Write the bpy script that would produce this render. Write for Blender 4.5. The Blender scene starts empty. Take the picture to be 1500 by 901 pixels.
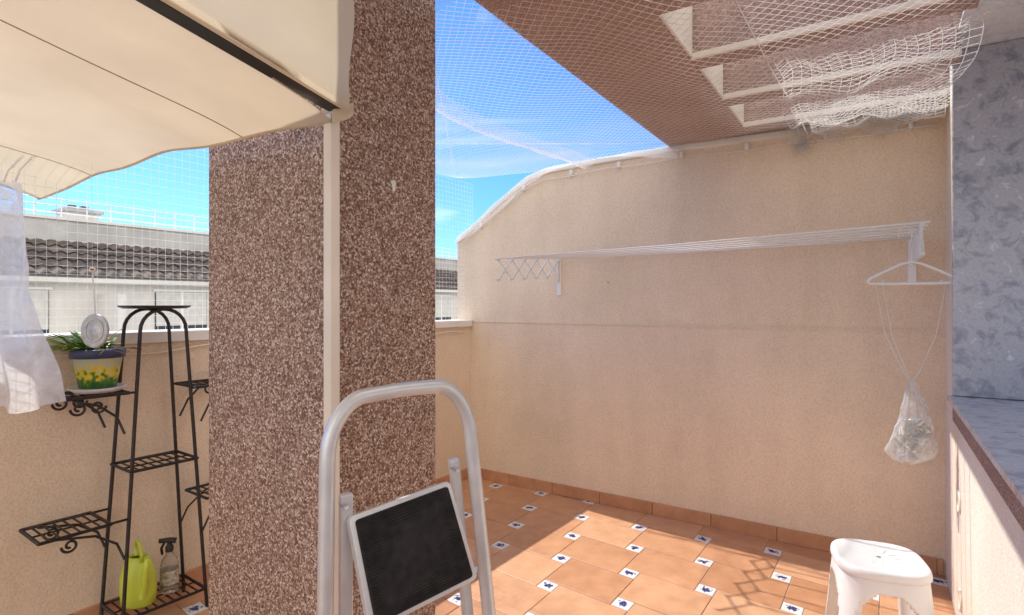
import bpy, bmesh, math, random
from mathutils import Vector, Matrix, noise as mnoise
random.seed(7)
scene=bpy.context.scene
pi=math.pi
# ------------------------------------------------------------------ materials
def newmat(name):
    m=bpy.data.materials.new(name); m.use_nodes=True
    nt=m.node_tree; b=nt.nodes['Principled BSDF']
    return m,nt,b
def N(nt,t,**kw):
    n=nt.nodes.new(t)
    for k,v in kw.items(): setattr(n,k,v)
    return n
def ramp(nt,stops,interp='LINEAR'):
    r=N(nt,'ShaderNodeValToRGB'); r.color_ramp.interpolation=interp
    while len(r.color_ramp.elements)<len(stops): r.color_ramp.elements.new(0.5)
    for e,(p,c) in zip(r.color_ramp.elements,stops):
        e.position=p; e.color=(*c,1) if len(c)==3 else c
    return r
def c4(c): return (c[0],c[1],c[2],1)
def simple(name,c,rough=0.6,metal=0.0,var=0.12,vscale=6,bump=0.0,bscale=60,spec=0.5,bdist=0.002,detail=3):
    m,nt,b=newmat(name); L=nt.links
    tc=N(nt,'ShaderNodeTexCoord')
    n=N(nt,'ShaderNodeTexNoise'); n.inputs['Scale'].default_value=vscale; n.inputs['Detail'].default_value=3
    L.new(tc.outputs['Object'],n.inputs['Vector'])
    r=ramp(nt,[(0.3,[x*(1-var) for x in c]),(0.7,[min(1,x*(1+var*0.6)) for x in c])])
    L.new(n.outputs['Fac'],r.inputs['Fac']); L.new(r.outputs['Color'],b.inputs['Base Color'])
    b.inputs['Roughness'].default_value=rough; b.inputs['Metallic'].default_value=metal
    b.inputs['Specular IOR Level'].default_value=spec
    if bump>0:
        n2=N(nt,'ShaderNodeTexNoise'); n2.inputs['Scale'].default_value=bscale; n2.inputs['Detail'].default_value=detail
        L.new(tc.outputs['Object'],n2.inputs['Vector'])
        bp=N(nt,'ShaderNodeBump'); bp.inputs['Strength'].default_value=bump; bp.inputs['Distance'].default_value=bdist
        L.new(n2.outputs['Fac'],bp.inputs['Height']); L.new(bp.outputs['Normal'],b.inputs['Normal'])
    return m
def stucco(name,c,dirty=0.12):
    m,nt,b=newmat(name); L=nt.links
    tc=N(nt,'ShaderNodeTexCoord')
    n=N(nt,'ShaderNodeTexNoise'); n.inputs['Scale'].default_value=1.3; n.inputs['Detail'].default_value=5; n.inputs['Roughness'].default_value=0.65
    L.new(tc.outputs['Object'],n.inputs['Vector'])
    r=ramp(nt,[(0.3,[x*(1-dirty) for x in c]),(0.65,c)])
    L.new(n.outputs['Fac'],r.inputs['Fac'])
    mp=N(nt,'ShaderNodeMapping'); mp.inputs['Scale'].default_value=(4,4,0.8)
    L.new(tc.outputs['Object'],mp.inputs['Vector'])
    ns=N(nt,'ShaderNodeTexNoise'); ns.inputs['Scale'].default_value=1.6; ns.inputs['Detail'].default_value=3
    L.new(mp.outputs['Vector'],ns.inputs['Vector'])
    rs=ramp(nt,[(0.35,(0.93,0.92,0.90)),(0.6,(1,1,1))])
    L.new(ns.outputs['Fac'],rs.inputs['Fac'])
    mx=N(nt,'ShaderNodeMix',data_type='RGBA',blend_type='MULTIPLY'); mx.inputs[0].default_value=0.6
    L.new(r.outputs['Color'],mx.inputs[6]); L.new(rs.outputs['Color'],mx.inputs[7])
    ng=N(nt,'ShaderNodeTexNoise'); ng.inputs['Scale'].default_value=110; ng.inputs['Detail'].default_value=2
    L.new(tc.outputs['Object'],ng.inputs['Vector'])
    rg=ramp(nt,[(0.35,(0.84,0.82,0.79)),(0.6,(1,1,1))]); L.new(ng.outputs['Fac'],rg.inputs['Fac'])
    mx2=N(nt,'ShaderNodeMix',data_type='RGBA',blend_type='MULTIPLY'); mx2.inputs[0].default_value=0.8
    L.new(mx.outputs[2],mx2.inputs[6]); L.new(rg.outputs['Color'],mx2.inputs[7])
    L.new(mx2.outputs[2],b.inputs['Base Color'])
    bp=N(nt,'ShaderNodeBump'); bp.inputs['Strength'].default_value=0.7; bp.inputs['Distance'].default_value=0.004
    L.new(ng.outputs['Fac'],bp.inputs['Height']); L.new(bp.outputs['Normal'],b.inputs['Normal'])
    b.inputs['Roughness'].default_value=0.9; b.inputs['Specular IOR Level'].default_value=0.2
    return m
def aggregate(name,scale,cols,bump=0.6,gap=(0.5,0.44,0.41)):
    m,nt,b=newmat(name); L=nt.links
    tc=N(nt,'ShaderNodeTexCoord')
    v=N(nt,'ShaderNodeTexVoronoi'); v.inputs['Scale'].default_value=scale
    nz=N(nt,'ShaderNodeTexNoise'); nz.inputs['Scale'].default_value=scale*0.7; nz.inputs['Detail'].default_value=1
    L.new(tc.outputs['Object'],nz.inputs['Vector'])
    ad=N(nt,'ShaderNodeVectorMath',operation='MULTIPLY_ADD'); ad.inputs[1].default_value=(0.010,0.010,0.010)
    L.new(nz.outputs['Color'],ad.inputs[0]); L.new(tc.outputs['Object'],ad.inputs[2])
    L.new(ad.outputs[0],v.inputs['Vector'])
    sp=N(nt,'ShaderNodeSeparateColor'); L.new(v.outputs['Color'],sp.inputs['Color'])
    r=ramp(nt,cols); L.new(sp.outputs[0],r.inputs['Fac'])
    rd=ramp(nt,[(0.25,(1,1,1)),(0.75,gap)]); L.new(v.outputs['Distance'],rd.inputs['Fac'])
    mx=N(nt,'ShaderNodeMix',data_type='RGBA',blend_type='MULTIPLY'); mx.inputs[0].default_value=0.8
    L.new(r.outputs['Color'],mx.inputs[6]); L.new(rd.outputs['Color'],mx.inputs[7])
    n=N(nt,'ShaderNodeTexNoise'); n.inputs['Scale'].default_value=3; n.inputs['Detail'].default_value=4
    L.new(tc.outputs['Object'],n.inputs['Vector'])
    rn=ramp(nt,[(0.3,(0.85,0.85,0.85)),(0.7,(1,1,1))]); L.new(n.outputs['Fac'],rn.inputs['Fac'])
    mx2=N(nt,'ShaderNodeMix',data_type='RGBA',blend_type='MULTIPLY'); mx2.inputs[0].default_value=1
    L.new(mx.outputs[2],mx2.inputs[6]); L.new(rn.outputs['Color'],mx2.inputs[7])
    L.new(mx2.outputs[2],b.inputs['Base Color'])
    bp=N(nt,'ShaderNodeBump',invert=True); bp.inputs['Strength'].default_value=bump; bp.inputs['Distance'].default_value=0.003
    L.new(v.outputs['Distance'],bp.inputs['Height']); L.new(bp.outputs['Normal'],b.inputs['Normal'])
    b.inputs['Roughness'].default_value=0.75
    return m
def marble(name,base,vein,rough=0.18):
    m,nt,b=newmat(name); L=nt.links
    tc=N(nt,'ShaderNodeTexCoord')
    n=N(nt,'ShaderNodeTexNoise'); n.inputs['Scale'].default_value=15; n.inputs['Detail'].default_value=8; n.inputs['Roughness'].default_value=0.7; n.inputs['Distortion'].default_value=0.4
    L.new(tc.outputs['Object'],n.inputs['Vector'])
    mid=[(a+v)/2 for a,v in zip(base,vein)]
    r=ramp(nt,[(0.36,vein),(0.46,mid),(0.53,base),(0.58,[x*0.82 for x in base]),(0.66,[min(1,x*1.25) for x in base])])
    L.new(n.outputs['Fac'],r.inputs['Fac']); L.new(r.outputs['Color'],b.inputs['Base Color'])
    b.inputs['Roughness'].default_value=rough
    return m
def fabric(name,c,trans=0.35,wscale=400):
    m,nt,b=newmat(name); L=nt.links
    tc=N(nt,'ShaderNodeTexCoord')
    n=N(nt,'ShaderNodeTexNoise'); n.inputs['Scale'].default_value=2.5; n.inputs['Detail'].default_value=5
    L.new(tc.outputs['Object'],n.inputs['Vector'])
    r=ramp(nt,[(0.3,[x*0.84 for x in c]),(0.7,c)]); L.new(n.outputs['Fac'],r.inputs['Fac'])
    L.new(r.outputs['Color'],b.inputs['Base Color']); b.inputs['Roughness'].default_value=0.9
    b.inputs['Specular IOR Level'].default_value=0.1
    n2=N(nt,'ShaderNodeTexNoise'); n2.inputs['Scale'].default_value=wscale
    L.new(tc.outputs['Object'],n2.inputs['Vector'])
    bp=N(nt,'ShaderNodeBump'); bp.inputs['Strength'].default_value=0.25; bp.inputs['Distance'].default_value=0.001
    L.new(n2.outputs['Fac'],bp.inputs['Height']); L.new(bp.outputs['Normal'],b.inputs['Normal'])
    t=N(nt,'ShaderNodeBsdfTranslucent'); L.new(r.outputs['Color'],t.inputs['Color'])
    ms=N(nt,'ShaderNodeMixShader'); ms.inputs[0].default_value=trans
    L.new(b.outputs[0],ms.inputs[1]); L.new(t.outputs[0],ms.inputs[2])
    L.new(ms.outputs[0],nt.nodes['Material Output'].inputs['Surface'])
    return m
def sheer(name,c,alpha,sc=14):
    m,nt,b=newmat(name); L=nt.links
    tc=N(nt,'ShaderNodeTexCoord')
    n=N(nt,'ShaderNodeTexNoise'); n.inputs['Scale'].default_value=sc; n.inputs['Detail'].default_value=3; n.inputs['Distortion'].default_value=1.5
    L.new(tc.outputs['Object'],n.inputs['Vector'])
    r=N(nt,'ShaderNodeMapRange'); r.inputs[1].default_value=0.3; r.inputs[2].default_value=0.7; r.inputs[3].default_value=alpha-0.18; r.inputs[4].default_value=min(1,alpha+0.18)
    L.new(n.outputs['Fac'],r.inputs[0])
    b.inputs['Base Color'].default_value=c4(c); b.inputs['Roughness'].default_value=0.3
    bp=N(nt,'ShaderNodeBump'); bp.inputs['Strength'].default_value=0.6; bp.inputs['Distance'].default_value=0.01
    L.new(n.outputs['Fac'],bp.inputs['Height']); L.new(bp.outputs['Normal'],b.inputs['Normal'])
    t=N(nt,'ShaderNodeBsdfTranslucent'); t.inputs['Color'].default_value=c4(c)
    ms=N(nt,'ShaderNodeMixShader'); ms.inputs[0].default_value=0.5
    L.new(b.outputs[0],ms.inputs[1]); L.new(t.outputs[0],ms.inputs[2])
    tr=N(nt,'ShaderNodeBsdfTransparent')
    m2=N(nt,'ShaderNodeMixShader'); L.new(r.outputs[0],m2.inputs[0])
    L.new(tr.outputs[0],m2.inputs[1]); L.new(ms.outputs[0],m2.inputs[2])
    L.new(m2.outputs[0],nt.nodes['Material Output'].inputs['Surface'])
    return m

CREAM=(0.90,0.745,0.575)
m_stucco=stucco('stucco_cream',CREAM)
m_stucco_h=stucco('stucco_house',(0.88,0.80,0.70))
m_white=simple('white_coping',(0.80,0.78,0.73),0.6,var=0.1,bump=0.3,bscale=80)
m_agg=aggregate('pebble_aggregate',165,[(0.0,(0.16,0.085,0.055)),(0.3,(0.35,0.205,0.145)),(0.6,(0.52,0.35,0.26)),(0.82,(0.72,0.57,0.47)),(1.0,(0.90,0.82,0.74))],0.5)
m_agg2=aggregate('pergola_aggregate',190,[(0.0,(0.32,0.19,0.15)),(0.4,(0.48,0.31,0.25)),(0.8,(0.60,0.42,0.35)),(1.0,(0.72,0.58,0.50))],0.35,(0.7,0.65,0.62))
m_cream_metal=simple('cream_metal',(0.86,0.78,0.66),0.45,var=0.08)
m_marble=marble('marble_blue',(0.52,0.55,0.62),(0.28,0.31,0.39))
m_marble_w=marble('marble_white',(0.84,0.84,0.84),(0.60,0.62,0.65),0.3)
m_granite=aggregate('granite_band',260,[(0.0,(0.14,0.085,0.07)),(0.5,(0.40,0.26,0.21)),(1.0,(0.65,0.5,0.45))],0.1)
m_fab=fabric('awning_canvas',(0.82,0.70,0.51),0.38)
m_black=simple('black_metal',(0.02,0.019,0.018),0.45,var=0.3)
m_iron=simple('wrought_iron',(0.028,0.022,0.02),0.5,var=0.4,vscale=30,bump=0.3,bscale=150)
m_alu=simple('aluminium',(0.72,0.71,0.70),0.36,metal=0.45,var=0.08,vscale=20,bump=0.05,bscale=200)
m_plw=simple('white_plastic',(0.84,0.84,0.83),0.38,var=0.05)
m_rod=simple('white_enamel',(0.82,0.82,0.82),0.3,var=0.06)
def netmat():
    m,nt,b=newmat('nylon_net'); nt.nodes.remove(b)
    b=N(nt,'ShaderNodeBsdfDiffuse'); b.inputs['Color'].default_value=(0.93,0.93,0.91,1)
    t=N(nt,'ShaderNodeBsdfTranslucent'); t.inputs['Color'].default_value=(0.95,0.95,0.93,1)
    ms=N(nt,'ShaderNodeMixShader'); ms.inputs[0].default_value=0.5
    nt.links.new(b.outputs[0],ms.inputs[1]); nt.links.new(t.outputs[0],ms.inputs[2]); nt.links.new(ms.outputs[0],nt.nodes['Material Output'].inputs['Surface'])
    return m
m_net=netmat()
m_grout=simple('grout',(0.50,0.38,0.30),0.9,var=0.2,vscale=20)
def tile_mat():
    m,nt,b=newmat('terracotta_tile'); L=nt.links
    at=N(nt,'ShaderNodeAttribute'); at.attribute_name='rnd'
    tc=N(nt,'ShaderNodeTexCoord')
    r=ramp(nt,[(0.0,(0.57,0.285,0.150)),(0.5,(0.65,0.345,0.190)),(1.0,(0.72,0.41,0.235))])
    L.new(at.outputs['Fac'],r.inputs['Fac'])
    n=N(nt,'ShaderNodeTexNoise'); n.inputs['Scale'].default_value=9; n.inputs['Detail'].default_value=6; n.inputs['Roughness'].default_value=0.6
    L.new(tc.outputs['Object'],n.inputs['Vector'])
    rn=ramp(nt,[(0.3,(0.80,0.76,0.72)),(0.65,(1.0,1.0,1.0))]); L.new(n.outputs['Fac'],rn.inputs['Fac'])
    mx=N(nt,'ShaderNodeMix',data_type='RGBA',blend_type='MULTIPLY'); mx.inputs[0].default_value=1
    L.new(r.outputs['Color'],mx.inputs[6]); L.new(rn.outputs['Color'],mx.inputs[7]); L.new(mx.outputs[2],b.inputs['Base Color'])
    mr=N(nt,'ShaderNodeMapRange'); mr.inputs[3].default_value=0.35; mr.inputs[4].default_value=0.6
    L.new(n.outputs['Fac'],mr.inputs[0]); L.new(mr.outputs[0],b.inputs['Roughness'])
    return m
m_tile=tile_mat()
def inset_mat():
    m,nt,b=newmat('painted_inset'); L=nt.links
    uv=N(nt,'ShaderNodeUVMap'); 
    at=N(nt,'ShaderNodeAttribute'); at.attribute_name='rnd'
    n=N(nt,'ShaderNodeTexNoise'); n.inputs['Scale'].default_value=5.0; n.noise_dimensions='4D'
    ml=N(nt,'ShaderNodeMath',operation='MULTIPLY'); ml.inputs[1].default_value=40
    L.new(at.outputs['Fac'],ml.inputs[0]); L.new(ml.outputs[0],n.inputs['W']); L.new(uv.outputs[0],n.inputs['Vector'])
    d=N(nt,'ShaderNodeVectorMath',operation='DISTANCE'); d.inputs[1].default_value=(0.5,0.5,0)
    L.new(uv.outputs[0],d.inputs[0])
    a=N(nt,'ShaderNodeMath',operation='MULTIPLY_ADD'); a.inputs[1].default_value=1.0
    L.new(n.outputs['Fac'],a.inputs[0]); L.new(d.outputs['Value'],a.inputs[2])
    r=ramp(nt,[(0.0,(0.02,0.03,0.14)),(0.74,(0.03,0.05,0.20)),(0.80,(0.76,0.76,0.74)),(1,(0.78,0.77,0.74))])
    L.new(a.outputs[0],r.inputs['Fac']); L.new(r.outputs['Color'],b.inputs['Base Color'])
    b.inputs['Roughness'].default_value=0.2
    return m
m_inset=inset_mat()

# ------------------------------------------------------------------ geometry helpers
def link(o): scene.collection.objects.link(o); return o
def mesh(name,verts,faces,mat=None,smooth=False):
    me=bpy.data.meshes.new(name); me.from_pydata([tuple(v) for v in verts],[],faces); me.update()
    bm=bmesh.new(); bm.from_mesh(me); bmesh.ops.recalc_face_normals(bm,faces=bm.faces); bm.to_mesh(me); bm.free()
    if mat: me.materials.append(mat)
    if smooth: me.polygons.foreach_set('use_smooth',[True]*len(me.polygons))
    return link(bpy.data.objects.new(name,me))
def group(name,objs,loc=(0,0,0)):
    e=bpy.data.objects.new(name,None); link(e); e.empty_display_size=0.1
    for o in objs: o.parent=e
    return e
def bev(o,w=0.004,seg=2,angle=0.6):
    m=o.modifiers.new('b','BEVEL'); m.width=w; m.segments=seg; m.limit_method='ANGLE'; m.angle_limit=angle; return o
def hexa(name,b4,t4,mat):
    v=list(b4)+list(t4)
    return mesh(name,v,[(0,1,2,3),(4,5,6,7),(0,1,5,4),(1,2,6,5),(2,3,7,6),(3,0,4,7)],mat)
def tubes(name,lines,r,mat,sides=6,closed=False,smooth=True,cap=True,rfun=None):
    V=[];F=[]
    for ln in lines:
        P=[Vector(p) for p in ln]; n=len(P)
        if n<2: continue
        base=len(V); up=None
        for i,p in enumerate(P):
            if closed: t=(P[(i+1)%n]-P[i-1])
            else: t=(P[min(i+1,n-1)]-P[max(i-1,0)])
            if t.length<1e-9: t=Vector((0,0,1))
            t.normalize()
            if up is None:
                up=Vector((0,0,1)) if abs(t.z)<0.9 else Vector((1,0,0))
            up=(up-t*up.dot(t))
            if up.length<1e-6: up=Vector((1,0,0))-t*t.x
            up.normalize(); sd=t.cross(up)
            rr=r if rfun is None else r*rfun(i/(n-1))
            for k in range(sides):
                a=2*pi*k/sides
                V.append(p+up*(rr*math.cos(a))+sd*(rr*math.sin(a)))
        m=n if closed else n-1
        for i in range(m):
            i2=(i+1)%n
            for k in range(sides):
                k2=(k+1)%sides
                F.append((base+i*sides+k,base+i*sides+k2,base+i2*sides+k2,base+i2*sides+k))
        if cap and not closed:
            F.append(tuple(base+k for k in range(sides))); F.append(tuple(base+(n-1)*sides+k for k in range(sides)))
    me=bpy.data.meshes.new(name); me.from_pydata([tuple(v) for v in V],[],F); me.materials.append(mat)
    if smooth: me.polygons.foreach_set('use_smooth',[True]*len(me.polygons))
    me.update()
    return link(bpy.data.objects.new(name,me))
def lathe(name,prof,mat,center=(0,0,0),seg=32,smooth=True,sx=1,sy=1,axis=None):
    V=[];F=[]
    for r,z in prof:
        for k in range(seg):
            a=2*pi*k/seg; V.append(Vector((r*math.cos(a)*sx,r*math.sin(a)*sy,z)))
    for i in range(len(prof)-1):
        for k in range(seg):
            k2=(k+1)%seg; F.append((i*seg+k,i*seg+k2,(i+1)*seg+k2,(i+1)*seg+k))
    o=mesh(name,V,F,mat,smooth); o.location=center
    return o
def grid(name,fn,nu,nv,mat,smooth=True):
    V=[fn(i/nu,j/nv) for j in range(nv+1) for i in range(nu+1)]
    F=[(j*(nu+1)+i,j*(nu+1)+i+1,(j+1)*(nu+1)+i+1,(j+1)*(nu+1)+i) for j in range(nv) for i in range(nu)]
    return mesh(name,V,F,mat,smooth)
def netgrid(name,fn,lu,lv,cell,r,mat,diag=False):
    lines=[]; nu=max(1,int(lu/cell)); nv=max(1,int(lv/cell))
    if not diag:
        for i in range(nu+1):
            lines.append([fn(i/nu,j/nv) for j in range(nv+1)])
        for j in range(nv+1):
            lines.append([fn(i/nu,j/nv) for i in range(nu+1)])
    else:
        for s0 in range(-nv,nu+1):
            a=[]
            for j in range(nv+1):
                i=s0+j
                if 0<=i<=nu: a.append(fn(i/nu,j/nv))
            if len(a)>1: lines.append(a)
        for s0 in range(0,nu+nv+1):
            a=[]
            for j in range(nv+1):
                i=s0-j
                if 0<=i<=nu: a.append(fn(i/nu,j/nv))
            if len(a)>1: lines.append(a)
    return tubes(name,lines,r,mat,sides=3,smooth=False,cap=False)

# ------------------------------------------------------------------ plan frame
C=Vector((-0.356,4.9,0)); w1=Vector((0.8384,-0.545,0)).normalized(); w2=Vector((0.545,0.8384,0)).normalized()
def W(s,e,z): return C+w1*s-w2*e+Vector((0,0,z))
def wbox(name,s0,s1,e0,e1,z0,z1,mat):
    b=[W(s0,e0,z0),W(s1,e0,z0),W(s1,e1,z0),W(s0,e1,z0)]
    t=[p+Vector((0,0,z1-z0)) for p in b]
    return hexa(name,b,t,mat)
Ld=Vector((-0.58,-0.8146,0)).normalized(); Ln=Vector((0.8146,-0.58,0)).normalized()
def Lp(s,t,z): return C+Ld*s+Ln*t+Vector((0,0,z))
def lbox(name,s0,s1,t0,t1,z0,z1,mat):
    b=[Lp(s0,t0,z0),Lp(s1,t0,z0),Lp(s1,t1,z0),Lp(s0,t1,z0)]
    t=[p+Vector((0,0,z1-z0)) for p in b]
    return hexa(name,b,t,mat)

# ------------------------------------------------------------------ floor
vv=Vector((0.363,-0.183,0)); uu=Vector((0.10,0.32,0)); b1,b2=0.24,0.29
E1=(vv-uu*b2)/(1+b1*b2); E2=uu+E1*b1
anchor=Vector((0.754,3.461,0))
O0=anchor-E1*(1-b1/2)-E2*(1+b2/2)
def inside(p):
    q=p-C
    e=-q.dot(w2); s=q.dot(w1); t=q.dot(Ln)
    return e>-0.12 and s<3.45 and t>-0.12 and e<6.0
V=[];F=[];mi=[];rn=[];uvs=[]
def addtile(o,a,b,gap,mat_i):
    la,lb=a.length,b.length
    ga=a*(gap/la); gb=b*(gap/lb)
    q=[o+ga+gb,o+a-ga+gb,o+a+b-ga-gb,o+b+ga-gb]
    z=random.uniform(-0.0005,0.0005)
    bq=0.0025
    ba=a*(bq/la); bb=b*(bq/lb)
    inn=[q[0]+ba+bb,q[1]-ba+bb,q[2]-ba-bb,q[3]+ba-bb]
    i0=len(V)
    for p in inn: V.append(Vector((p.x,p.y,z)))
    for p in q: V.append(Vector((p.x,p.y,z-0.0015)))
    for p in q: V.append(Vector((p.x,p.y,z-0.006)))
    fs=[(i0,i0+1,i0+2,i0+3)]+[(i0+k,i0+4+k,i0+4+(k+1)%4,i0+(k+1)%4) for k in range(4)]+[(i0+4+k,i0+8+k,i0+8+(k+1)%4,i0+4+(k+1)%4) for k in range(4)]
    r=random.random()
    for n_,f in enumerate(fs):
        F.append(f); mi.append(mat_i); rn.append(r)
        uvs.append([(0,0),(1,0),(1,1),(0,1)] if n_==0 else [(0,0)]*4)
for i in range(-18,22):
    for j in range(-22,16):
        o=O0+vv*i+uu*j
        if inside(o+(E1+E2)*0.5): addtile(o,E1,E2,0.0022,0)
        o2=o+E1*(1-b1)+E2
        if inside(o2+(E1*b1+E2*b2)*0.5): addtile(o2,E1*b1,E2*b2,0.0022,1)
me=bpy.data.meshes.new('tiles'); me.from_pydata([tuple(v) for v in V],[],F)
me.materials.append(m_tile); me.materials.append(m_inset)
me.polygons.foreach_set('material_index',mi)
at=me.attributes.new('rnd','FLOAT','FACE'); at.data.foreach_set('value',rn)
uvl=me.uv_layers.new(name='UVMap'); k=0
for f in uvs:
    for c in f: uvl.data[k].uv=c; k+=1
me.update()
tiles=link(bpy.data.objects.new('tiles',me))
base=hexa('grout_bed',[Lp(-0.1,-0.1,-0.25),W(3.5,-0.05,-0.25),W(3.5,6.2,-0.25),Lp(6.5,-0.1,-0.25)],
          [Lp(-0.1,-0.1,-0.004),W(3.5,-0.05,-0.004),W(3.5,6.2,-0.004),Lp(6.5,-0.1,-0.004)],m_grout)
group('terrace_floor',[tiles,base])

# ------------------------------------------------------------------ far stucco wall with shaped top
prof=[(-0.15,2.03),(0.0,2.12),(0.22,2.27),(0.42,2.40),(0.60,2.495),(0.75,2.535),(1.2,2.55),(1.76,2.56),(3.29,2.535)]
pts=[(-0.15,-0.3)]+prof+[(3.29,-0.3)]
n=len(pts)
Vv=[W(s,0,z) for s,z in pts]+[W(s,-0.16,z) for s,z in pts]
Ff=[tuple(range(n)),tuple(range(2*n-1,n-1,-1))]+[(i,(i+1)%n,n+(i+1)%n,n+i) for i in range(n)]
wallbody=mesh('wall_body',Vv,Ff,m_stucco)
Vc=[];Fc=[]
for s,z in prof:
    for e,dz in ((0.018,0.0),(0.018,0.042),(-0.18,0.042),(-0.18,0.0)): Vc.append(W(s,e,z+dz))
for i in range(len(prof)-1):
    for k in range(4):
        Fc.append((i*4+k,i*4+(k+1)%4,(i+1)*4+(k+1)%4,(i+1)*4+k))
Fc.append((0,1,2,3)); q=(len(prof)-1)*4; Fc.append((q,q+1,q+2,q+3))
coping=mesh('coping',Vc,Fc,m_white); bev(coping,0.006)
joint=wbox('day_joint',0.0,3.27,-0.001,0.006,1.342,1.352,m_stucco)
parts=[wallbody,coping,joint]
x=0.0; k=0
m_skirt=m_tile
while x<3.27:
    x2=min(3.272,x+0.405)
    o=wbox('skirting_%d'%k,x+0.0025,x2-0.001,-0.001,0.014,0.0,0.088,m_skirt); bev(o,0.003)
    a_=o.data.attributes.new('rnd','FLOAT','FACE'); a_.data.foreach_set('value',[random.uniform(0,0.5)]*len(o.data.polygons))
    parts.append(o); x=x2; k+=1
cl=[]
def ztop(s):
    s=min(max(s,-0.149),3.28)
    return next(prof[k_][1]+(prof[k_+1][1]-prof[k_][1])*(s-prof[k_][0])/(prof[k_+1][0]-prof[k_][0]) for k_ in range(len(prof)-1) if prof[k_][0]<=s<=prof[k_+1][0])
for s in (0.12,0.55,0.98,1.37,1.83,2.25,2.7,3.05,3.12):
    z=ztop(s)
    o=wbox('clip',s-0.01,s+0.012,-0.001,0.03,z-0.05,z-0.012,m_rod); bev(o,0.003); cl.append(o)
cord=[]
for i in range(80):
    s=-0.05+3.3*i/79
    cord.append(W(s,0.02,ztop(s)-0.045-0.012*abs(math.sin(s*5))))
cl.append(tubes('net_cord',[cord],0.003,m_rod,6))
# small blemish / plug in the render
pl_=W(1.28,0.002,1.66)
cl.append(tubes('wall_plug',[[pl_,pl_-w2*0.003]],0.007,m_grout,10))
group('stucco_wall',parts+cl)

# ------------------------------------------------------------------ left parapet
pb=lbox('parapet_body',-0.0,6.5,-0.16,0.0,-0.3,1.30,m_stucco)
pc=lbox('parapet_coping',0.002,6.5,-0.19,0.022,1.302,1.36,m_white); bev(pc,0.006)
pcs=[pb,pc]
x=0.02;k=0
while x<6:
    o=lbox('skirting_%d'%k,x+0.0025,x+0.402,-0.001,0.014,0.0,0.088,m_skirt); bev(o,0.003)
    a_=o.data.attributes.new('rnd','FLOAT','FACE'); a_.data.foreach_set('value',[random.uniform(0,0.5)]*len(o.data.polygons))
    pcs.append(o); x+=0.405;k+=1
pcs.append(tubes('cord',[[Lp(0.1+3.6*i/70,0.012,1.262+0.012*math.sin(i*0.5)-0.006*math.cos(i*0.23)) for i in range(71)]],0.004,m_cream_metal,6))
group('parapet_wall',pcs)

# ------------------------------------------------------------------ house wall with window opening
S=3.28
h=[]
h.append(wbox('wall_low',S,S+0.34,-0.16,6.2,-0.3,0.938,m_stucco_h))
h.append(wbox('wall_strip',S,S+0.34,-0.16,0.50,0.94,2.72,m_stucco_h))
h.append(wbox('wall_top',S,S+0.34,-0.16,6.2,2.722,3.1,m_stucco_h))
h.append(bev(wbox('granite_band',S-0.014,S+0.34,0.503,6.2,0.942,1.034,m_granite),0.003))
h.append(bev(wbox('marble_sill',S-0.035,S+0.5,0.495,6.2,1.036,1.062,m_marble),0.004))
h.append(bev(wbox('marble_jamb',S-0.016,S+0.5,0.502,0.53,1.064,2.698,m_marble),0.003))
h.append(bev(wbox('marble_lintel',S-0.016,S+0.5,0.502,6.2,2.70,2.719,m_marble_w),0.003))
h.append(wbox('inner_frame',S+0.45,S+0.5,0.532,6.0,1.064,1.14,m_plw))
h.append(wbox('inner_blind',S+0.50,S+0.53,0.3,6.0,1.0,2.72,m_white))
for e,z in ((0.66,0.60),(0.70,0.17)):
    l=[W(S-0.004,e+0.035*math.cos(a),z+0.045*math.sin(a)) for a in [2*pi*i/24 for i in range(24)]]
    h.append(tubes('vent_ring',[l],0.006,m_cream_metal,6,closed=True))
    h.append(mesh('vent_cap',[W(S-0.003,e+0.035*math.cos(a),z+0.045*math.sin(a)) for a in [2*pi*i/24 for i in range(24)]],[tuple(range(24))],m_cream_metal))
group('house_wall',h)

# ------------------------------------------------------------------ pergola: edge beam + deep cross beams, open above
z0=2.60; z1=2.90
pg=[]
pg.append(wbox('edge_beam',1.74,2.26,-0.16,5.0,z0,z1,m_agg2))
bays=[(-0.16,0.19)]; e=0.624
while e<4.8:
    bays.append((e,e+0.127)); e+=0.592
for a,b in bays:
    pg.append(wbox('cross_beam',2.262,S-0.003,a,b,z0,z1,m_agg2))
    pg.append(bev(wbox('edge_trim',2.262,S-0.003,b+0.001,b+0.018,z0-0.006,z0+0.022,m_cream_metal),0.003))
for (a,b),(c,d) in zip(bays[:-1],bays[1:]):
    pg.append(wbox('bay_cheek',2.2615,2.272,b+0.020,c-0.002,z0+0.002,z1-0.01,m_stucco_h))
for e in (0.95,2.4):
    pg.append(wbox('beam_joint',1.742,2.258,e,e+0.006,z0-0.002,z0+0.002,m_grout))
group('pergola',pg)

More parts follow.
